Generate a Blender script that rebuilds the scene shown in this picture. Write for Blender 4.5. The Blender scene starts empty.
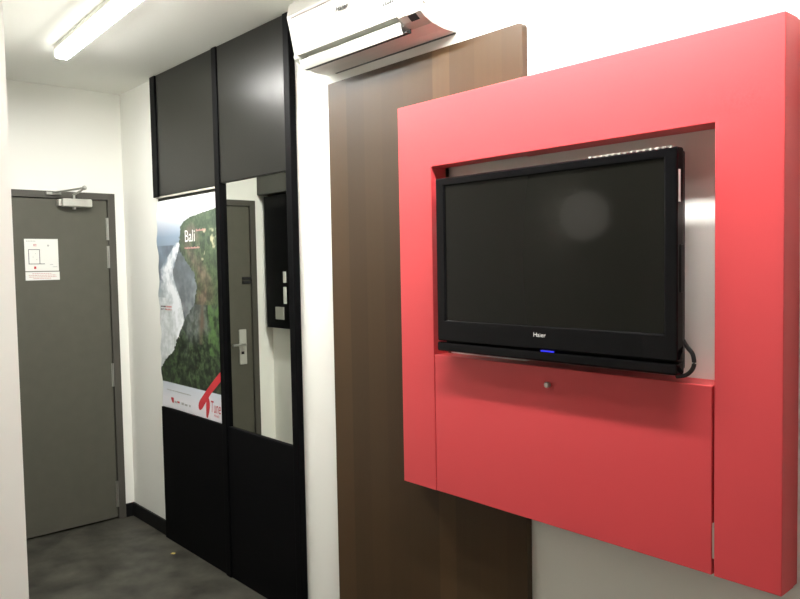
import bpy, bmesh, math, random
from mathutils import Vector, Matrix, noise
random.seed(7)
sc = bpy.context.scene
COL = sc.collection
H = 2.736          # ceiling height


# ------------------------------------------------------------------ materials
def lin(c):
    c = c / 255.0
    return c / 12.92 if c <= 0.04045 else ((c + 0.055) / 1.055) ** 2.4


def rgb(r, g, b):
    return (lin(r), lin(g), lin(b), 1.0)


def mat(name, color, rough=0.5, metal=0.0, spec=0.5, var=0.0, vscale=8.0, bump=0.0, bscale=60.0, coat=0.0):
    m = bpy.data.materials.new(name)
    m.use_nodes = True
    nt = m.node_tree
    b = nt.nodes['Principled BSDF']
    b.inputs['Base Color'].default_value = color
    b.inputs['Roughness'].default_value = rough
    b.inputs['Metallic'].default_value = metal
    b.inputs['Specular IOR Level'].default_value = spec
    b.inputs['Coat Weight'].default_value = coat
    b.inputs['Coat Roughness'].default_value = 0.08
    tc = nt.nodes.new('ShaderNodeTexCoord')
    if var > 0:
        n = nt.nodes.new('ShaderNodeTexNoise')
        n.inputs['Scale'].default_value = vscale
        n.inputs['Detail'].default_value = 6
        r = nt.nodes.new('ShaderNodeValToRGB')
        r.color_ramp.elements[0].position = 0.3
        r.color_ramp.elements[1].position = 0.7
        r.color_ramp.elements[0].color = tuple(x * (1 - var) for x in color[:3]) + (1,)
        r.color_ramp.elements[1].color = tuple(min(1, x * (1 + var)) for x in color[:3]) + (1,)
        nt.links.new(tc.outputs['Object'], n.inputs['Vector'])
        nt.links.new(n.outputs['Fac'], r.inputs['Fac'])
        nt.links.new(r.outputs['Color'], b.inputs['Base Color'])
    if bump > 0:
        n2 = nt.nodes.new('ShaderNodeTexNoise')
        n2.inputs['Scale'].default_value = bscale
        n2.inputs['Detail'].default_value = 4
        bp = nt.nodes.new('ShaderNodeBump')
        bp.inputs['Strength'].default_value = bump
        bp.inputs['Distance'].default_value = 0.002
        nt.links.new(tc.outputs['Object'], n2.inputs['Vector'])
        nt.links.new(n2.outputs['Fac'], bp.inputs['Height'])
        nt.links.new(bp.outputs['Normal'], b.inputs['Normal'])
    return m


def emis(name, color, strength):
    m = bpy.data.materials.new(name)
    m.use_nodes = True
    b = m.node_tree.nodes['Principled BSDF']
    b.inputs['Base Color'].default_value = (0.8, 0.8, 0.8, 1)
    b.inputs['Emission Color'].default_value = color
    b.inputs['Emission Strength'].default_value = strength
    return m


LAMP = 232.0
M = {}
M['wall'] = mat('wall_paint', (0.86, 0.86, 0.81, 1), 0.6, spec=0.25, var=0.015, vscale=2.0, bump=0.06, bscale=90)
M['ceiling'] = mat('ceiling_paint', (0.80, 0.80, 0.75, 1), 0.8, spec=0.1, bump=0.05, bscale=70)
M['black'] = mat('black_laminate', (0.0018, 0.0018, 0.0024, 1), 0.5, spec=0.07, bump=0.02, bscale=150)
M['satin'] = mat('satin_black_panel', (0.011, 0.011, 0.0090, 1), 0.31, spec=0.28, bump=0.02, bscale=200)
M['edge'] = mat('panel_edge_band', (0.42, 0.41, 0.36, 1), 0.35)
M['baseboard'] = mat('black_baseboard', (0.005, 0.005, 0.0055, 1), 0.5, spec=0.2)
M['door'] = mat('olive_grey_door_paint', (0.088, 0.086, 0.067, 1), 0.5, spec=0.3, var=0.04, vscale=14, bump=0.05, bscale=120)
M['frame'] = mat('door_frame_paint', (0.070, 0.066, 0.055, 1), 0.5, spec=0.35)
M['steel'] = mat('brushed_steel', (0.55, 0.55, 0.52, 1), 0.32, metal=1.0)
M['silver'] = mat('silver_paint', (0.52, 0.52, 0.47, 1), 0.4, metal=0.3)
M['paper'] = mat('white_paper', (0.78, 0.78, 0.74, 1), 0.6)
M['ink'] = mat('grey_ink', (0.10, 0.10, 0.10, 1), 0.6)
M['paleink'] = mat('pale_grey_ink', (0.42, 0.42, 0.41, 1), 0.6)
M['redink'] = mat('red_ink', (0.50, 0.03, 0.04, 1), 0.5)
M['pinkink'] = mat('pale_red_ink', (0.55, 0.28, 0.27, 1), 0.5)
M['red'] = mat('red_satin_lacquer', (0.64, 0.060, 0.070, 1), 0.45, spec=0.5, bump=0.03, bscale=220)
M['darkred'] = mat('red_board_edge', (0.30, 0.02, 0.03, 1), 0.5)
M['tvblack'] = mat('gloss_black_plastic', (0.004, 0.004, 0.0048, 1), 0.1, spec=0.16)
M['tvmatte'] = mat('matte_black_plastic', (0.012, 0.012, 0.013, 1), 0.5)
M['screen'] = mat('dark_screen', (0.007, 0.007, 0.0056, 1), 0.07, spec=0.2)
M['white_plastic'] = mat('white_plastic', (0.62, 0.62, 0.57, 1), 0.3, spec=0.5)
M['grey_plastic'] = mat('warm_grey_plastic', (0.50, 0.45, 0.42, 1), 0.45)
M['dark'] = mat('dark_slot', (0.01, 0.01, 0.01, 1), 0.6)
M['white'] = mat('white_print', (0.85, 0.85, 0.85, 1), 0.5)
M['logo'] = mat('silver_print', (0.85, 0.85, 0.83, 1), 0.4)
M['header'] = mat('dark_grey_board', (0.045, 0.045, 0.038, 1), 0.5)
M['fleck'] = mat('yellow_fleck', (0.55, 0.42, 0.12, 1), 0.6)
M['rearwall'] = mat('room_wall_paint', (0.80, 0.79, 0.74, 1), 0.6, spec=0.2)
M['lamp_side'] = emis('lamp_side_diffuser', (1.0, 0.985, 0.94, 1), 7.0)
M['lamp'] = emis('lamp_diffuser', (1.0, 0.985, 0.94, 1), LAMP)
M['globe'] = emis('globe_glass', (1.0, 0.93, 0.8, 1), 1.9)
M['led'] = emis('blue_led', (0.015, 0.02, 1.0, 1), 0.9)
M['led'].node_tree.nodes['Principled BSDF'].inputs['Base Color'].default_value = (0.01, 0.01, 0.2, 1)

# mirror
mm = bpy.data.materials.new('mirror_glass'); mm.use_nodes = True
b = mm.node_tree.nodes['Principled BSDF']
b.inputs['Base Color'].default_value = (0.80, 0.82, 0.76, 1)
b.inputs['Metallic'].default_value = 1.0
b.inputs['Roughness'].default_value = 0.0
M['mirror'] = mm

# floor: dark mottled vinyl
fm = bpy.data.materials.new('dark_mottled_vinyl'); fm.use_nodes = True
nt = fm.node_tree; b = nt.nodes['Principled BSDF']
tc = nt.nodes.new('ShaderNodeTexCoord')
n1 = nt.nodes.new('ShaderNodeTexNoise'); n1.inputs['Scale'].default_value = 5.5; n1.inputs['Detail'].default_value = 9; n1.inputs['Roughness'].default_value = 0.62
r1 = nt.nodes.new('ShaderNodeValToRGB')
r1.color_ramp.elements[0].position = 0.32; r1.color_ramp.elements[0].color = (0.017, 0.016, 0.0125, 1)
r1.color_ramp.elements[1].position = 0.70; r1.color_ramp.elements[1].color = (0.075, 0.072, 0.056, 1)
nt.links.new(tc.outputs['Object'], n1.inputs['Vector'])
nt.links.new(n1.outputs['Fac'], r1.inputs['Fac'])
nt.links.new(r1.outputs['Color'], b.inputs['Base Color'])
n2 = nt.nodes.new('ShaderNodeTexNoise'); n2.inputs['Scale'].default_value = 12
mr = nt.nodes.new('ShaderNodeMapRange'); mr.inputs['To Min'].default_value = 0.36; mr.inputs['To Max'].default_value = 0.6
nt.links.new(tc.outputs['Object'], n2.inputs['Vector'])
nt.links.new(n2.outputs['Fac'], mr.inputs['Value'])
nt.links.new(mr.outputs['Result'], b.inputs['Roughness'])
M['floor'] = fm

# brown laminate with vertical bands (bands are a property of the sheet)
bm_ = bpy.data.materials.new('brown_banded_laminate'); bm_.use_nodes = True
nt = bm_.node_tree; b = nt.nodes['Principled BSDF']
b.inputs['Roughness'].default_value = 0.45
b.inputs['Specular IOR Level'].default_value = 0.3
tc = nt.nodes.new('ShaderNodeTexCoord')
sx = nt.nodes.new('ShaderNodeSeparateXYZ')
nt.links.new(tc.outputs['Object'], sx.inputs['Vector'])
mr = nt.nodes.new('ShaderNodeMapRange'); mr.inputs['From Min'].default_value = 0; mr.inputs['From Max'].default_value = 1.015
nt.links.new(sx.outputs['X'], mr.inputs['Value'])
rp = nt.nodes.new('ShaderNodeValToRGB'); rp.color_ramp.interpolation = 'CONSTANT'
BR = (0.058, 0.033, 0.0145)
bands = [(0.0, 1.12), (0.115, 0.84), (0.225, 0.95), (0.33, 0.86), (0.45, 0.92), (0.605, 1.28), (0.685, 0.98), (0.80, 1.06), (0.915, 0.98)]
el = rp.color_ramp.elements
for i, (p, k) in enumerate(bands):
    e = el[i] if i < 2 else el.new(p)
    e.position = p
for e, (p, k) in zip(sorted(el, key=lambda e: e.position), bands):
    e.color = (BR[0] * k, BR[1] * k, BR[2] * k, 1)
nt.links.new(mr.outputs['Result'], rp.inputs['Fac'])
nz = nt.nodes.new('ShaderNodeTexNoise'); nz.inputs['Scale'].default_value = 1.0; nz.inputs['Detail'].default_value = 5
mp = nt.nodes.new('ShaderNodeMapping'); mp.inputs['Scale'].default_value = (60, 1, 1.2)
nt.links.new(tc.outputs['Object'], mp.inputs['Vector']); nt.links.new(mp.outputs['Vector'], nz.inputs['Vector'])
mx = nt.nodes.new('ShaderNodeMix'); mx.data_type = 'RGBA'; mx.blend_type = 'MULTIPLY'; mx.inputs['Factor'].default_value = 0.35
nt.links.new(rp.outputs['Color'], mx.inputs['A']); nt.links.new(nz.outputs['Color'], mx.inputs['B'])
# keep the streaks neutral
hs = nt.nodes.new('ShaderNodeMapRange'); hs.inputs['To Min'].default_value = 0.75; hs.inputs['To Max'].default_value = 1.15
nt.links.new(nz.outputs['Fac'], hs.inputs['Value']); nt.links.new(hs.outputs['Result'], mx.inputs['B'])
nt.links.new(mx.outputs['Result'], b.inputs['Base Color'])
M['brown'] = bm_

# poster print (colours stored per vertex)
pm = bpy.data.materials.new('poster_print'); pm.use_nodes = True
nt = pm.node_tree; b = nt.nodes['Principled BSDF']
b.inputs['Roughness'].default_value = 0.45
at = nt.nodes.new('ShaderNodeAttribute'); at.attribute_name = 'print'
nt.links.new(at.outputs['Color'], b.inputs['Base Color'])
M['poster'] = pm


# ------------------------------------------------------------------ geometry helpers
class MB:
    def __init__(self):
        self.bm = bmesh.new()

    def _add(self, t):
        me = bpy.data.meshes.new('tmp'); t.to_mesh(me); t.free()
        self.bm.from_mesh(me); bpy.data.meshes.remove(me)
        return self

    def box(self, x0, x1, y0, y1, z0, z1, bev=0.0, seg=2, rot=None):
        t = bmesh.new()
        bmesh.ops.create_cube(t, size=1)
        sx_, sy_, sz_ = abs(x1 - x0), abs(y1 - y0), abs(z1 - z0)
        bmesh.ops.scale(t, vec=(sx_, sy_, sz_), verts=t.verts)
        if bev > 0:
            bmesh.ops.bevel(t, geom=list(t.edges), offset=min(bev, 0.45 * min(sx_, sy_, sz_)), segments=seg, profile=0.5, affect='EDGES')
        if rot is not None:
            bmesh.ops.rotate(t, cent=(0, 0, 0), matrix=rot, verts=t.verts)
        bmesh.ops.translate(t, vec=((x0 + x1) / 2, (y0 + y1) / 2, (z0 + z1) / 2), verts=t.verts)
        return self._add(t)

    def prism(self, prof, x0, x1, bev=0.0):
        """extrude a (y,z) profile along x"""
        t = bmesh.new()
        a = [t.verts.new((x0, y, z)) for y, z in prof]
        f = t.faces.new(a)
        r = bmesh.ops.extrude_face_region(t, geom=[f])
        bmesh.ops.translate(t, vec=(x1 - x0, 0, 0), verts=[v for v in r['geom'] if isinstance(v, bmesh.types.BMVert)])
        bmesh.ops.recalc_face_normals(t, faces=t.faces)
        if bev > 0:
            caps = [e for e in t.edges if all(abs(v.co.x - x0) < 1e-6 for v in e.verts) or all(abs(v.co.x - x1) < 1e-6 for v in e.verts)]
            bmesh.ops.bevel(t, geom=caps, offset=bev, segments=2, profile=0.5, affect='EDGES')
        return self._add(t)

    def cyl(self, p0, p1, r0, r1=None, seg=20):
        r1 = r0 if r1 is None else r1
        p0, p1 = Vector(p0), Vector(p1)
        d = p1 - p0
        t = bmesh.new()
        bmesh.ops.create_cone(t, cap_ends=True, segments=seg, radius1=r0, radius2=r1, depth=d.length)
        q = d.to_track_quat('Z', 'Y').to_matrix()
        bmesh.ops.rotate(t, cent=(0, 0, 0), matrix=q, verts=t.verts)
        bmesh.ops.translate(t, vec=(p0 + p1) / 2, verts=t.verts)
        return self._add(t)

    def sphere(self, c, r, seg=24):
        t = bmesh.new()
        bmesh.ops.create_uvsphere(t, u_segments=seg, v_segments=seg // 2, radius=r)
        bmesh.ops.translate(t, vec=c, verts=t.verts)
        return self._add(t)

    def tube(self, pts, r, seg=10):
        """smooth tube through points"""
        P = [Vector(p) for p in pts]
        S = []
        for i in range(len(P) - 1):
            a, b_, c, d = P[max(i - 1, 0)], P[i], P[i + 1], P[min(i + 2, len(P) - 1)]
            for k in range(8):
                u = k / 8
                S.append(0.5 * ((2 * b_) + (c - a) * u + (2 * a - 5 * b_ + 4 * c - d) * u * u + (3 * b_ - a - 3 * c + d) * u ** 3))
        S.append(P[-1])
        t = bmesh.new(); rings = []
        for i, p in enumerate(S):
            d = (S[min(i + 1, len(S) - 1)] - S[max(i - 1, 0)]).normalized()
            m = d.to_track_quat('Z', 'Y').to_matrix()
            rings.append([t.verts.new(p + m @ Vector((r * math.cos(2 * math.pi * j / seg), r * math.sin(2 * math.pi * j / seg), 0))) for j in range(seg)])
        for i in range(len(rings) - 1):
            for j in range(seg):
                t.faces.new((rings[i][j], rings[i][(j + 1) % seg], rings[i + 1][(j + 1) % seg], rings[i + 1][j]))
        t.faces.new(rings[0][::-1]); t.faces.new(rings[-1])
        bmesh.ops.recalc_face_normals(t, faces=t.faces)
        return self._add(t)

    def ribbon(self, pts, y):
        """flat brush stroke in the plane y: pts = (x, z, half width)"""
        P = []
        for i in range(len(pts) - 1):
            a, b_, c, d = [Vector(pts[k]) for k in (max(i - 1, 0), i, i + 1, min(i + 2, len(pts) - 1))]
            for k in range(8):
                u = k / 8
                P.append(0.5 * ((2 * b_) + (c - a) * u + (2 * a - 5 * b_ + 4 * c - d) * u * u + (3 * b_ - a - 3 * c + d) * u ** 3))
        P.append(Vector(pts[-1]))
        t = bmesh.new(); L = []
        for i, p in enumerate(P):
            d = P[min(i + 1, len(P) - 1)] - P[max(i - 1, 0)]
            n = Vector((-d.y, d.x)).normalized() * max(p.z, 0.0005)
            L.append((t.verts.new((p.x + n.x, y, p.y + n.y)), t.verts.new((p.x - n.x, y, p.y - n.y))))
        for i in range(len(L) - 1):
            t.faces.new((L[i][0], L[i + 1][0], L[i + 1][1], L[i][1]))
        return self._add(t)

    def build(self, name, material, parent=None, smooth=False):
        me = bpy.data.meshes.new(name)
        off = parent_loc(parent)
        bmesh.ops.translate(self.bm, vec=-off, verts=self.bm.verts)
        self.bm.to_mesh(me); self.bm.free()
        me.materials.append(material)
        o = bpy.data.objects.new(name, me)
        COL.objects.link(o)
        if parent is not None:
            o.parent = parent
        if smooth:
            for p in me.polygons:
                p.use_smooth = True
            es = o.modifiers.new('split', 'EDGE_SPLIT'); es.split_angle = math.radians(38)
        return o


def parent_loc(p):
    v = Vector((0, 0, 0))
    while p is not None:
        v += p.location
        p = p.parent
    return v


def tag(o, label=None, cat=None, group=None, kind=None):
    if label: o['label'] = label
    if cat: o['category'] = cat
    if group: o['group'] = group
    if kind: o['kind'] = kind
    return o


def thing(name, label, cat, loc, group=None):
    o = bpy.data.objects.new(name, None)
    o.empty_display_size = 0.1
    COL.objects.link(o)
    o.location = loc
    return tag(o, label, cat, group)


def recentre(o):
    """put a single-mesh thing's origin at its base centre"""
    vs = [v.co for v in o.data.vertices]
    c = Vector(((min(v.x for v in vs) + max(v.x for v in vs)) / 2, (min(v.y for v in vs) + max(v.y for v in vs)) / 2, min(v.z for v in vs)))
    for v in o.data.vertices: v.co -= c
    o.location += c
    return o


def struct(o, kind='structure'):
    o['kind'] = kind
    return o


def text(name, body, x, y, z, width, height, material, parent, shear=0.0, bold=0.0):
    """flat lettering on a plane facing -y, fitted to width x height, lower left corner at x,z"""
    cu = bpy.data.curves.new(name, 'FONT'); cu.body = body; cu.size = 1; cu.shear = shear; cu.offset = bold
    t = bpy.data.objects.new('tmp_text', cu); COL.objects.link(t)
    dg = bpy.context.evaluated_depsgraph_get()
    me = bpy.data.meshes.new_from_object(t.evaluated_get(dg))
    bpy.data.objects.remove(t); bpy.data.curves.remove(cu)
    xs = [v.co.x for v in me.vertices]; ys = [v.co.y for v in me.vertices]
    sx_, sy_ = width / (max(xs) - min(xs)), height / (max(ys) - min(ys))
    x0, y0 = min(xs), min(ys); off = parent_loc(parent)
    for v in me.vertices:
        v.co = Vector((x + (v.co.x - x0) * sx_, y, z + (v.co.y - y0) * sy_)) - off
    me.name = name; me.materials.clear(); me.materials.append(material)
    o = bpy.data.objects.new(name, me); COL.objects.link(o); o.parent = parent
    return o


# ------------------------------------------------------------------ the room
XR, YR = 6.3, -3.5         # far end of the room behind the camera
X1, Y1 = 1.80, -1.12       # corner of the corridor's left wall
struct(MB().box(-0.2, XR + 0.1, YR - 0.1, 0.1, -0.1, 0).build('floor', M['floor']))
struct(MB().box(-0.2, XR + 0.1, YR - 0.1, 0.1, H, H + 0.1).build('ceiling', M['ceiling']))
struct(MB().box(-0.1, XR, 0, 0.1, 0, H).build('wall_right', M['wall']))
DY0, DY1, DZ = -0.06, -0.992, 2.10       # outer edges of the door frame
w = MB().box(-0.1, 0, DY0, 0, 0, H).box(-0.1, 0, Y1 - 0.1, DY1, 0, H).box(-0.1, 0, DY1, DY0, DZ, H)
struct(w.build('wall_far', M['wall']))
struct(MB().box(0, X1, Y1 - 0.1, Y1, 0, H).build('wall_left', M['wall']))
struct(MB().box(X1 - 0.1, X1, YR, Y1 - 0.1, 0, H).build('wall_left_end', M['wall']))
struct(MB().box(X1, XR, YR - 0.1, YR, 0, H).build('wall_rear', M['rearwall']))
struct(MB().box(XR, XR + 0.1, YR - 0.1, 0.1, 0, H).build('wall_near', M['rearwall']))

bb = 0.088
struct(MB().box(0.0, 0.534, -0.015, 0, 0, bb, 0.003).box(1.9985, 2.269, -0.015, 0, 0, bb, 0.003).box(3.29, XR, -0.015, 0, 0, bb, 0.003).build('baseboard_right', M['baseboard']))
struct(MB().box(0, 0.015, DY0, -0.015, 0, bb, 0.003).box(0, 0.015, Y1, DY1, 0, bb, 0.003).build('baseboard_far', M['baseboard']))
struct(MB().box(0.015, X1 + 0.015, Y1, Y1 + 0.015, 0, bb, 0.003).box(X1, X1 + 0.015, YR, Y1, 0, bb, 0.003).build('baseboard_left', M['baseboard']))

# ------------------------------------------------------------------ entrance door
d = bpy.data.objects.new('door_1', None); COL.objects.link(d); d.location = (0, (DY0 + DY1) / 2, 0); struct(d)
d['label'] = 'olive grey entrance door with a silver closer at the corridor end'
jw = 0.045
f = MB().box(-0.1, 0.012, DY0 - jw, DY0, 0, DZ, 0.002).box(-0.1, 0.012, DY1, DY1 + jw, 0, DZ, 0.002).box(-0.1, 0.012, DY1 + jw, DY0 - jw, DZ - 0.042, DZ, 0.002)
f.build('door_frame', M['frame'], d)
struct(MB().box(-0.1, -0.06, DY1 + jw, DY0 - jw, 0, 0.008).build('threshold', M['dark'], d), 'structure')
leaf = MB().box(-0.045, -0.001, DY1 + jw + 0.004, DY0 - jw - 0.004, 0.012, DZ - 0.046, 0.002).build('door_leaf', M['door'], d)
struct(MB().box(-0.1, -0.07, DY1 + jw, DY0 - jw, 0.008, DZ - 0.042).build('door_backing', M['dark'], d))
for za, zb in ((1.806, 1.946), (1.628, 1.768), (0.866, 1.015), (0.08, 0.249)):
    MB().cyl((0.004, DY0 - jw - 0.001, za), (0.004, DY0 - jw - 0.001, zb), 0.0062).box(-0.0012, 0.0012, DY0 - jw - 0.012, DY0 - jw - 0.002, za, zb).build('hinge', M['steel'], d, True)
cl = MB().box(0, 0.055, -0.392, -0.215, 2.006, 2.056, 0.008, 3).box(0, 0.045, -0.412, -0.395, 2.010, 2.05, 0.004).build('door_closer', M['silver'], d)
MB().cyl((0.03, -0.318, 1.992), (0.03, -0.318, 2.006), 0.011).cyl((0.03, -0.318, 2.056), (0.03, -0.318, 2.084), 0.009).build('spindle', M['steel'], cl, True)
MB().tube([(0.03, -0.318, 2.08), (0.10, -0.298, 2.1), (0.17, -0.30, 2.112)], 0.0065).tube([(0.17, -0.30, 2.112), (0.10, -0.37, 2.10), (0.028, -0.44, 2.088)], 0.006).sphere((0.17, -0.30, 2.112), 0.014).build('closer_arm', M['steel'], cl, True)
MB().box(0.012, 0.03, -0.475, -0.39, 2.076, 2.094, 0.003).build('arm_bracket', M['steel'], cl)
hd = MB().box(-0.001, 0.012, -0.890, -0.832, 0.91, 1.165, 0.004).build('lock_plate', M['silver'], d)
MB().cyl((0.012, -0.855, 1.06), (0.055, -0.855, 1.06), 0.011).tube([(0.052, -0.857, 1.06), (0.056, -0.82, 1.06), (0.054, -0.755, 1.058)], 0.0095).build('handle', M['steel'], hd, True)
MB().box(0.012, 0.0145, -0.866, -0.844, 0.985, 1.005).build('card_slot', M['dark'], hd)
MB().box(-0.001, 0.012, -0.945, -0.872, 1.525, 1.545, 0.003).box(-0.001, 0.012, -0.945, -0.872, 1.495, 1.515, 0.003).build('night_latch', M['dark'], d)

# papers on the door (x = 0 plane)
n = MB().box(0, 0.0012, -0.603, -0.413, 1.617, 1.81).build('evacuation_notice', M['paper'])
recentre(n); tag(n, 'white square evacuation plan notice with a small floor diagram, upper paper on the grey door', 'notice')
m = MB()
y0, y1, z0, z1 = -0.583, -0.518, 1.662, 1.748
t = 0.004
m.box(0.0012, 0.0016, y0, y0 + t, z0, z1).box(0.0012, 0.0016, y1 - t, y1, z0, z1).box(0.0012, 0.0016, y0, y1 + 0.026, z0 - t, z0).box(0.0012, 0.0016, y0, y1, z1 - t, z1)
m.build('plan_outline', M['ink'], n)
MB().box(0.0012, 0.0016, -0.552, -0.535, 1.776, 1.779).box(0.0012, 0.0016, -0.552, -0.535, 1.767, 1.770).box(0.0012, 0.0016, -0.552, -0.549, 1.767, 1.779).build('red_heading', M['redink'], n)
MB().box(0.0012, 0.0016, -0.554, -0.542, 1.630, 1.645).build('red_marker', M['redink'], n)
m = MB()
for k in range(6):
    m.box(0.0012, 0.0016, -0.592 + k * 0.009, -0.592 + k * 0.009 + 0.006, 1.794, 1.799)
m.build('title_line', M['paleink'], n)
MB().cyl((0.0012, -0.470, 1.770), (0.0016, -0.470, 1.770), 0.006).build('compass_mark', M['paleink'], n)
for yy, zz, ll in ((-0.463, 1.654, 0.018), (-0.448, 1.640, 0.026), (-0.56, 1.70, 0.006), (-0.54, 1.685, 0.006), (-0.545, 1.72, 0.005)):
    MB().box(0.0012, 0.0016, yy, yy + ll, zz, zz + 0.003).build('print_mark', M['paleink'], n)
n = MB().box(0, 0.0012, -0.603, -0.410, 1.562, 1.612).build('instruction_strip', M['paper'])
recentre(n); tag(n, 'low white paper strip with pale red lines of print, below the square notice', 'notice')
m = MB()
for zz, ya, yb in ((1.600, -0.565, -0.455), (1.590, -0.585, -0.43), (1.580, -0.583, -0.428), (1.571, -0.56, -0.46)):
    y = ya
    while y < yb:
        l = random.uniform(0.006, 0.016); m.box(0.0012, 0.0016, y, min(y + l, yb), zz, zz + 0.0035); y += l + 0.003
m.build('print_lines', M['pinkink'], n)

# ------------------------------------------------------------------ black panelled unit with mirror
PX0, PX1 = 0.535, 1.998
u = thing('panel_unit', 'black floor-to-ceiling panelled unit on the right corridor wall, holding a tall mirror', 'wall unit', ((PX0 + PX1) / 2, 0, 0))
YP, YS, YM = -0.026, -0.034, -0.013
T = H - 0.002
MB().box(PX0 + 0.01, PX1 - 0.01, -0.008, -0.0005, 0.0, T).build('backing_board', M['header'], u)
MB().box(PX0, 0.604, YS, -0.0005, 2.035, T, 0.003).build('stile', M['black'], u)
MB().box(1.290, 1.338, YS, -0.0005, 0.0, T, 0.003).build('stile', M['black'], u)
MB().box(1.952, PX1, YS, -0.0005, 0.0, T, 0.003).build('stile', M['black'], u)
for xa, xb, zb in ((0.6045, 1.2895, 2.040), (1.3385, 1.9515, 2.048)):
    p = MB().box(xa, xb, YP, -0.008, zb, T, 0.003, 2).build('upper_panel', M['satin'], u)
p = MB().box(PX0 + 0.02, 1.289, YP + 0.002, -0.008, 2.028, 2.0385, 0.001).build('edge_strip', M['edge'], u)
p['label'] = 'pale edge strip'
MB().box(PX0, 1.289, YP, -0.008, 0.0, 0.797, 0.003).build('lower_panel', M['black'], u)
MB().box(1.339, 1.951, YP, -0.008, 0.0, 0.797, 0.003).build('lower_panel', M['black'], u)
MB().box(1.3385, 1.9515, YM, -0.008, 0.799, 2.046).build('mirror', M['mirror'], u)

# ------------------------------------------------------------------ poster
def interp(tab, v):
    tab = sorted(tab)
    if v <= tab[0][0]: return tab[0][1]
    for (a, fa), (b_, fb) in zip(tab, tab[1:]):
        if v <= b_:
            return fa + (fb - fa) * (v - a) / (b_ - a)
    return tab[-1][1]


EDGE = [(1.0, .50), (1.08, .60), (1.15, .72), (1.227, .775), (1.33, .86), (1.42, .99), (1.51, 1.027), (1.592, .99), (1.664, .894), (1.712, .839), (1.76, .825), (1.852, .84), (1.876, .882), (1.899, .963), (1.911, 1.067), (1.93, 1.262), (1.95, 1.6)]
FOAM = [(1.2, .80), (1.33, .78), (1.437, .745), (1.5, .70), (1.56, .66), (1.61, .655), (1.657, .70), (1.72, .77), (1.76, .803)]


def fn(x, z, s, o=3):
    return noise.fractal(Vector((x * s, z * s, 3.7)), 0.7, 2.1, o)


def mixc(a, b_, t):
    t = max(0, min(1, t))
    return tuple(p + (q - p) * t for p, q in zip(a, b_))


def print_colour(x, z):
    if z < 0.953:
        c = mixc((222, 222, 228), (200, 208, 218), (z - 0.86) / 0.09)
        return c
    n1, n2, n3 = fn(x, z, 9), fn(x, z, 26), fn(x, z, 70)
    e = interp(EDGE, z) + 0.014 * n2 + 0.008 * n3
    if x < e:            # sky, haze and sea
        c = mixc((148, 166, 188), (240, 244, 250), (z - 1.80) / 0.12) if z > 1.80 else mixc((120, 134, 146), (148, 166, 188), (z - 1.62) / 0.18)
        if z < 1.62:
            c = mixc((176, 184, 184), (120, 134, 146), (z - 1.38) / 0.24)
        if z < 1.765:
            f_ = interp(FOAM, z)
            wd = 0.035 + 0.05 * max(0, min(1, (1.75 - z) / 0.12))
            k = 1.25 - abs(x - f_ + 0.03 * n1) / wd + 0.45 * n2
            c = mixc(c, (228, 232, 236), k)
            if x > f_ + wd * 0.9:
                c = mixc(c, (98, 104, 108), 0.75 - 0.5 * n1 + 0.2 * n2)
            elif x < f_ - wd and 1.55 < z < 1.75:
                c = mixc(c, (88, 98, 108), 0.55 + 0.5 * n1)
            elif x < f_ - wd and z < 1.45:
                c = mixc(c, (212, 216, 218), 0.65 + 0.5 * n2)
        for za in (1.396, 1.379):
            if abs(z - za) < 0.005 and 0.56 < x < 0.70 and n3 > -0.35:
                c = (205, 120, 120) if x > 0.62 else (90, 80, 84)
        return c
    dpt = x - e
    green = mixc((48, 60, 44), (96, 112, 78), 0.45 + 0.6 * n2 + 0.35 * n3)
    rock = mixc((88, 76, 66), (140, 124, 106), 0.45 + 0.5 * n2 + 0.3 * fn(x * 3, z, 16))
    if z > 1.42:
        k = 0.9 - abs(dpt - 0.10) / 0.12 + 0.5 * n1
        if z > 1.84: k -= (z - 1.84) / 0.03
        c = mixc(green, rock, k)
        hz = mixc(c, (126, 142, 150), 0.25)
        c = mixc(c, hz, (z - 1.5) / 0.3)
        g2 = fn(x + 5, z, 15)
        if 1.66 < z < 1.83 and g2 > 0.42 and x > 1.02:
            c = mixc(c, (196, 192, 160), (g2 - 0.42) * 3.2)
    else:
        bush = mixc((24, 32, 24), (72, 92, 60), 0.42 + 0.75 * n2 + 0.55 * n3)
        grey = mixc((72, 80, 78), (108, 114, 110), 0.5 + n2)
        k = (z - 1.12) / 0.2 + 0.7 * n1 - max(0, x - 1.0) * 5
        c = mixc(bush, grey, k)
        c = mixc(c, (100, 84, 70), 0.7 - abs(x - 1.08 + (1.4 - z) * 0.15) / 0.05 + 0.4 * n1 if z > 1.2 else 0)
        if x > 1.14 and z > 1.15:
            c = mixc(c, (84, 116, 66), 0.45 + 0.6 * n2)
    return c


pt = thing('poster', 'tall travel poster of a green sea cliff on the black unit, left of the mirror', 'poster', (0.90, -0.016, 0.80))
NX, NZ = 180, 300
px0, px1, pz0, pz1 = 0.545, 1.2885, 0.800, 2.012
verts, cols, faces = [], [], []
for j in range(NZ + 1):
    z = pz0 + (pz1 - pz0) * j / NZ
    wob = 0.010 * math.sin(z * 17) + 0.007 * math.sin(z * 41 + 1.2)
    if z < 1.0: wob *= max(0, (z - 0.8) / 0.2)
    for i in range(NX + 1):
        s = i / NX
        x = px0 + (px1 - px0) * s
        k = max(0, 1 - s / 0.35) ** 2
        xx = x + wob * k
        y = -0.016 - k * (0.0035 + 0.0035 * math.sin(z * 17 + 0.8))
        verts.append((xx - 0.90, y + 0.016, z - 0.80))
        c = print_colour(x, z)
        cols.append((lin(c[0]) * .95, lin(c[1]) * .95, lin(c[2]) * .95, 1.0))
for j in range(NZ):
    for i in range(NX):
        a = j * (NX + 1) + i
        faces.append((a, a + 1, a + NX + 2, a + NX + 1))
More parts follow.
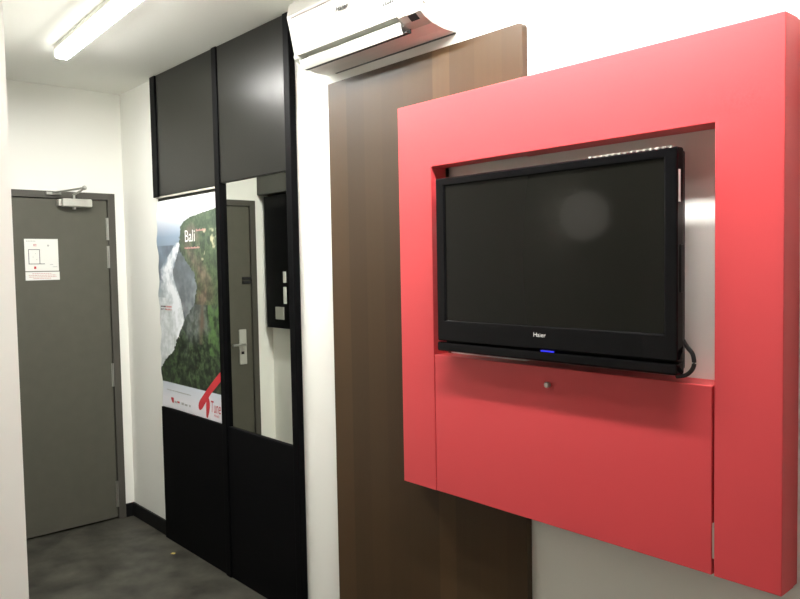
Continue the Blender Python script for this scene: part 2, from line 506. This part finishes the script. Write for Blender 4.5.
me = bpy.data.meshes.new('sheet'); me.from_pydata(verts, [], faces)
ca = me.color_attributes.new('print', 'FLOAT_COLOR', 'POINT')
for i, c in enumerate(cols): ca.data[i].color = c
for p in me.polygons: p.use_smooth = True
me.materials.append(M['poster'])
o = bpy.data.objects.new('sheet', me); COL.objects.link(o); o.parent = pt
sol = o.modifiers.new('thickness', 'SOLIDIFY'); sol.thickness = 0.0006; sol.offset = 1
YT = -0.0172
text('headline', 'Bali', 0.900, YT, 1.764, 0.118, 0.064, M['white'], pt)
m = MB()
for k in range(9):
    m.box(1.035 + k * 0.0125, 1.035 + k * 0.0125 + random.uniform(.006, .011), YT, YT + 0.0003, 1.818, 1.826 + 0.004 * (k % 3 == 0))
m.build('caption_line', M['pinkink'], pt)
m = MB()
for k in range(14):
    m.box(0.893 + k * 0.0128, 0.893 + k * 0.0128 + random.uniform(.006, .011), YT, YT + 0.0003, 1.726, 1.733 + 0.003 * (k % 3 == 0))
m.build('caption_line', M['pinkink'], pt)
m = MB()
m.ribbon([(1.288, 1.066, .020), (1.20, 1.005, .021), (1.13, .955, .021), (1.07, .905, .023), (1.03, .870, .024), (1.012, .850, .016), (1.005, .842, .003)], YT)
m.ribbon([(1.10, .930, .008), (1.112, .895, .020), (1.108, .855, .019), (1.098, .815, .010), (1.096, .806, .002)], YT - 0.0001)
m.build('brush_logo', M['redink'], pt)
text('logo_lettering', 'Tune', 1.145, YT, 0.845, 0.108, 0.062, M['redink'], pt, 0.15)
text('logo_caption', 'Hotels', 1.178, YT, 0.824, 0.056, 0.014, M['redink'], pt, 0.0)
for xa, wd, hh in ((0.60, .018, .026), (0.625, .01, .014), (0.70, .03, .012), (0.79, .03, .014), (0.83, .035, .010), (0.885, .02, .012)):
    MB().box(xa, xa + wd, YT - .001, YT - .0007, 0.838, 0.838 + hh).build('partner_mark', M['paleink'], pt)
m = MB()
x = 0.60
while x < 0.91:
    l = random.uniform(.008, .02); m.box(x, min(x + l, .915), YT - .001, YT - .0007, 0.904, 0.909); x += l + .004
m.build('small_print_line', M['paleink'], pt)
MB().box(0.655, 0.69, YT - .001, YT - .0007, 0.836, 0.866).build('partner_mark', M['redink'], pt)
MB().box(0.735, 0.765, YT - .001, YT - .0007, 0.842, 0.852).build('partner_mark', M['redink'], pt)

# ------------------------------------------------------------------ boxes on the left corridor wall (seen in the mirror)
b_ = thing('wall_cabinet', 'shallow black wall cabinet seen in the mirror, beside the door reflection', 'cabinet', (0.35, Y1, 1.17))
MB().box(0.035, 0.62, Y1, -1.05, 1.17, 2.13, 0.004).build('body', M['black'], b_)
p = MB().box(0.165, 0.275, -1.05, -1.043, 1.235, 1.325, 0.003).build('switch_plate', M['silver'], b_); p['label'] = 'grey switch plate'
MB().box(0.275, 0.31, -1.05, -1.044, 1.35, 1.47, 0.002).box(0.275, 0.31, -1.05, -1.044, 1.50, 1.58, 0.002).build('notice_strip', M['paper'], b_)
o = MB().box(0.0, 0.62, Y1, -1.015, 2.14, 2.50, 0.003).build('overhead_box', M['header']); recentre(o)
tag(o, 'dark grey overhead box above the black cabinet, seen in the top of the mirror', 'box')

# ------------------------------------------------------------------ brown laminate board
t = bmesh.new()
U = [(2.271, 0.0), (3.286, 0.0), (3.286, 1.309 - 0.03), (2.935, 1.309 - 0.03), (2.935, 1.968), (3.286, 1.968), (3.286, 2.355), (3.283, 2.363), (3.274, 2.367), (2.271, 2.367)]
ff = t.faces.new([t.verts.new((x, -0.025, z)) for x, z in U])
rr = bmesh.ops.extrude_face_region(t, geom=[ff])
bmesh.ops.translate(t, vec=(0, 0.0245, 0), verts=[v for v in rr['geom'] if isinstance(v, bmesh.types.BMVert)])
bmesh.ops.recalc_face_normals(t, faces=t.faces)
o = MB()._add(t).build('laminate_board', M['brown'])
for v in o.data.vertices: v.co.x -= 2.271
o.location.x = 2.271
tag(o, 'tall brown laminate board with vertical bands, on the white wall behind the red surround', 'board')

# ------------------------------------------------------------------ air conditioner
ac = thing('air_conditioner', 'white split air conditioner above the brown board, high on the wall', 'air conditioner', (2.61, 0, 2.41))
AX0, AX1 = 2.235, 2.985
prof = [(0, 2.412), (-.063, 2.413), (-.118, 2.423), (-.140, 2.434), (-.118, 2.446), (-.112, 2.470), (-.15, 2.482), (-.168, 2.50), (-.182, 2.612), (-.172, 2.66), (-.13, 2.692), (0, 2.70)]
MB().prism(prof, AX0 + 0.004, AX1 - 0.001).build('casing', M['white_plastic'], ac)
fp = [(-.163, 2.464), (-.158, 2.468), (-.166, 2.50), (-.181, 2.61), (-.174, 2.655), (-.150, 2.684), (-.155, 2.692), (-.186, 2.662), (-.196, 2.614), (-.180, 2.545)]
MB().prism(fp, AX0, AX1, 0.003).build('front_panel', M['white_plastic'], ac)
MB().box(2.262, 2.90, -.1975, -.190, 2.602, 2.608, 0.001).build('panel_groove', M['grey_plastic'], ac)
rc = [(-.09, 2.418), (-.118, 2.4225), (-.150, 2.436), (-.172, 2.452), (-.176, 2.462), (-.172, 2.478), (-.10, 2.478)]
MB().prism(rc, 2.872, AX1, 0.003).build('receiver_housing', M['white_plastic'], ac)
MB().prism([(y * 1.0 if y > -.15 else y + .008, z) for y, z in rc], AX0, 2.262, 0.003).build('end_cap', M['white_plastic'], ac)
# dark receiver window on the sloping face of the housing
rot = Matrix.Rotation(math.atan2(0.016, 0.022), 3, 'X')
MB().box(2.918, 2.958, -.172, -.146, 2.4415, 2.4455, 0.001, rot=Matrix.Rotation(-math.atan2(0.016, 0.022), 3, 'X')).build('receiver_window', M['dark'], ac)
va = []
for k in range(9):
    a = k / 8
    va.append((-.160 + 0.012 * a ** 1.5, 2.443 - 0.037 * a))
prof = va + [(y + .005, z + .001) for y, z in va[::-1]]
MB().prism(prof, 2.266, 2.868, 0.001).build('air_vane', M['white_plastic'], ac, True)
MB().prism([(-.122, 2.4095), (-.144, 2.4085), (-.144, 2.4125), (-.122, 2.425)], 2.266, 2.885).build('outlet_gap_shade', M['dark'], ac)  # dark strip standing in for the shade in the gap below the vane
MB().box(2.30, 2.98, -.007, -.0005, 2.4085, 2.412).build('bottom_seam', M['ink'], ac)
# underside cover, coloured paler than the front to make up for dim light below
MB().prism([(0, 2.4115), (-.063, 2.4125), (-.118, 2.4222), (-.118, 2.4230), (-.063, 2.4135), (0, 2.4125)], 2.262, AX1 - .004).build('underside_cover', M['paper'], ac)
text('maker_mark', 'Haier', 2.548, -.1890, 2.555, 0.078, 0.017, M['dark'], ac, 0.2, 0.03)
m = MB()
for k in range(5):
    m.box(2.80 + k * .012, 2.80 + k * .012 + .007, -.1770, -.172, 2.513, 2.519 + .004 * (k % 2))
m.build('model_mark', M['ink'], ac)

# ------------------------------------------------------------------ red television surround
BX0, BX1, BY, BZ0, BZ1 = 2.780, 4.092, -0.098, 0.832, 2.176
JX0, JX1, JZ, FZ = 2.946, 3.931, 1.952, 1.309
s = thing('tv_surround', 'red lacquered box frame on the wall around the black television', 'tv surround', ((BX0 + BX1) / 2, 0, BZ0))
fr = MB()
t = bmesh.new()
U = [(BX0, BZ0), (JX0, BZ0), (JX0, JZ), (JX1, JZ), (JX1, BZ0), (BX1, BZ0), (BX1, BZ1), (BX0, BZ1)]
ff = t.faces.new([t.verts.new((x, BY, z)) for x, z in U])
rr = bmesh.ops.extrude_face_region(t, geom=[ff])
bmesh.ops.translate(t, vec=(0, -0.0257 - BY, 0), verts=[v for v in rr['geom'] if isinstance(v, bmesh.types.BMVert)])
bmesh.ops.recalc_face_normals(t, faces=t.faces)
bmesh.ops.bevel(t, geom=list(t.edges), offset=0.002, segments=2, profile=0.5, affect='EDGES')
fr._add(t)
fr.box(3.29, BX1 - 0.002, -0.0262, -0.0005, JZ + 0.002, BZ1 - 0.002).box(JX1 + 0.002, BX1 - 0.002, -0.0262, -0.0005, BZ0 + 0.002, JZ + 0.002)
fr.build('frame', M['red'], s)
fl = MB().box(JX0 + 0.004, JX1 - 0.006, BY, BY + 0.022, BZ0 + 0.001, FZ, 0.002).build('fold_down_flap', M['red'], s)
MB().box(JX0, JX1, BY + 0.0225, -0.0257, FZ - 0.025, FZ - 0.001).box(3.29, JX1, -0.0257, -0.0005, FZ - 0.025, FZ - 0.001).build('shelf', M['red'], s)
k = MB().cyl((3.432, BY - 0.012, 1.258), (3.432, BY, 1.258), 0.0095, 0.0075).cyl((3.432, BY - 0.016, 1.258), (3.432, BY - 0.012, 1.258), 0.006, 0.0095).build('lock_knob', M['steel'], fl, True)
MB().box(JX1 - 0.0048, JX1 - 0.0012, BY + 0.002, BY + 0.012, 0.875, 0.965).build('hinge', M['edge'], s)

# ------------------------------------------------------------------ television
TX0, TX1 = 3.009, 3.856
YF = -0.142
tv = thing('television', 'black flat television with glossy bezel inside the red surround', 'television', ((TX0 + TX1) / 2, -0.05, 1.335))
zb, zt = 1.365, 1.902
sx0, sx1, sz0, sz1 = 3.050, 3.820, 1.435, 1.875
m = MB()
m.box(TX0, TX1, YF, YF + 0.038, sz1, zt, 0.006, 3).box(TX0, TX1, YF, YF + 0.038, zb, sz0, 0.006, 3)
m.box(TX0, sx0, YF, YF + 0.038, sz0 - 0.012, sz1 + 0.012, 0.006, 3).box(sx1, TX1, YF, YF + 0.038, sz0 - 0.012, sz1 + 0.012, 0.006, 3)
m.build('bezel', M['tvblack'], tv)
MB().box(sx0 - 0.004, sx1 + 0.004, YF + 0.006, YF + 0.012, sz0 - 0.004, sz1 + 0.004).build('screen', M['screen'], tv)
MB().box(TX0 - 0.004, TX1 - 0.002, YF + 0.002, YF + 0.045, 1.331, 1.3615, 0.006, 3).build('speaker_bar', M['tvblack'], tv)
bk = MB().box(TX0 + 0.004, TX1 - 0.004, YF + 0.036, YF + 0.055, 1.343, zt - 0.006, 0.006).box(TX0 + 0.12, TX1 - 0.12, YF + 0.055, YF + 0.095, 1.37, 1.82, 0.015).build('back_cover', M['tvmatte'], tv)
m = MB()
for i in range(14):
    m.box(3.60 + i * 0.018, 3.60 + i * 0.018 + 0.008, YF + 0.001, YF + 0.03, zt - 0.003, zt + 0.0025, 0.001)
m.build('vent_grille_glints', M['silver'], tv)  # silver colour stands in for glints along the vent ridges
MB().box(3.34, 3.56, YF + 0.095, -0.0005, 1.50, 1.70).build('wall_mount', M['tvmatte'], tv)
text('maker_logo', 'Haier', 3.411, YF - 0.0003, 1.403, 0.044, 0.0125, M['logo'], tv)
MB().box(3.435, 3.482, YF + 0.0005, YF + 0.0035, 1.3605, 1.3645, 0.001).build('power_light', M['led'], tv)
p = MB().box(TX1 - 0.0002, TX1 + 0.0006, YF + 0.009, YF + 0.019, 1.766, 1.846).build('sticker', M['paper'], tv); p['label'] = 'white sticker'
MB().box(TX1 - 0.001, TX1 + 0.004, YF + 0.020, YF + 0.034, 1.54, 1.66, 0.002).build('button_strip', M['tvmatte'], tv)
MB().tube([(3.84, -0.094, 1.43), (3.858, -0.094, 1.402), (3.874, -0.094, 1.382), (3.876, -0.094, 1.352), (3.858, -0.094, 1.330), (3.83, -0.094, 1.323)], 0.0055).build('power_cord', M['tvmatte'], tv, True)

# ------------------------------------------------------------------ ceiling lamps
def batten(label, x0, x1, yc):
    L = thing('batten_lamp', label, 'ceiling lamp', ((x0 + x1) / 2, yc, H - 0.06), 'ceiling batten lamps')
    MB().box(x0, x1, yc - 0.036, yc + 0.036, H - 0.0235, H - 0.0005, 0.003).build('lamp_base', M['white_plastic'], L)
    m = MB().box(x0 + 0.004, x1 - 0.004, yc - 0.024, yc + 0.024, H - 0.062, H - 0.058)
    MB().box(x0 + 0.002, x1 - 0.002, yc - 0.034, yc + 0.034, H - 0.0575, H - 0.024, 0.002).build('side_diffuser', M['lamp_side'], L)
    m.build('lamp_diffuser', M['lamp'], L)
    return L


L = batten('white lit batten lamp on the corridor ceiling', 0.86, 2.08, -0.650)
L.rotation_euler.z = math.radians(-2.6)
batten('white lit batten lamp on the ceiling before the television', 2.70, 4.25, -0.49)

g = thing('globe_lamp', 'round globe wall lamp, a faint disc reflected in the television screen', 'wall lamp', (X1, -2.5, 1.91))
MB().cyl((X1, -2.5, 1.91), (X1 + 0.02, -2.5, 1.91), 0.07).build('wall_plate', M['silver'], g, True)
MB().sphere((X1 + 0.175, -2.5, 1.91), 0.16).build('globe', M['globe'], g, True)

# tiny yellow scrap on the floor
t = MB().box(0.80, 0.822, -0.116, -0.100, 0, 0.004, 0.0015, rot=Matrix.Rotation(0.5, 3, 'Z')).build('scrap', M['fleck'])
recentre(t); tag(t, 'tiny yellowish scrap lying on the dark corridor floor', 'scrap')

# ------------------------------------------------------------------ world, camera, view
wd = bpy.data.worlds.new('World'); sc.world = wd; wd.use_nodes = True
wd.node_tree.nodes['Background'].inputs['Color'].default_value = (0.02, 0.02, 0.02, 1)
f_px, yaw, pitch, roll = 739.7868, math.radians(41.7518), math.radians(-2.8341), math.radians(-1.0485)
fw = Vector((math.cos(yaw + math.pi / 2 + 0) * 0, 0, 0))
fw = Vector((-math.cos(yaw) * math.cos(pitch), math.sin(yaw) * math.cos(pitch), math.sin(pitch)))
r = fw.cross(Vector((0, 0, 1))).normalized(); up = r.cross(fw)
r2 = r * math.cos(roll) + up * math.sin(roll); u2 = -r * math.sin(roll) + up * math.cos(roll)
cd = bpy.data.cameras.new('camera'); cam = bpy.data.objects.new('camera', cd); COL.objects.link(cam)
cd.sensor_fit = 'HORIZONTAL'; cd.sensor_width = 36; cd.lens = 36 * f_px / 800
cam.matrix_world = Matrix(((r2.x, u2.x, -fw.x, 4.7673), (r2.y, u2.y, -fw.y, -1.8762), (r2.z, u2.z, -fw.z, 1.6266), (0, 0, 0, 1)))
cd.clip_start = 0.02
sc.camera = cam
vs = sc.view_settings
vs.view_transform = 'Standard'; vs.look = 'None'; vs.gamma = 1; vs.exposure = 0.0; vs.use_curve_mapping = False
sc.cycles.use_denoising = True
sc.cycles.max_bounces = 10
sc.cycles.diffuse_bounces = 6
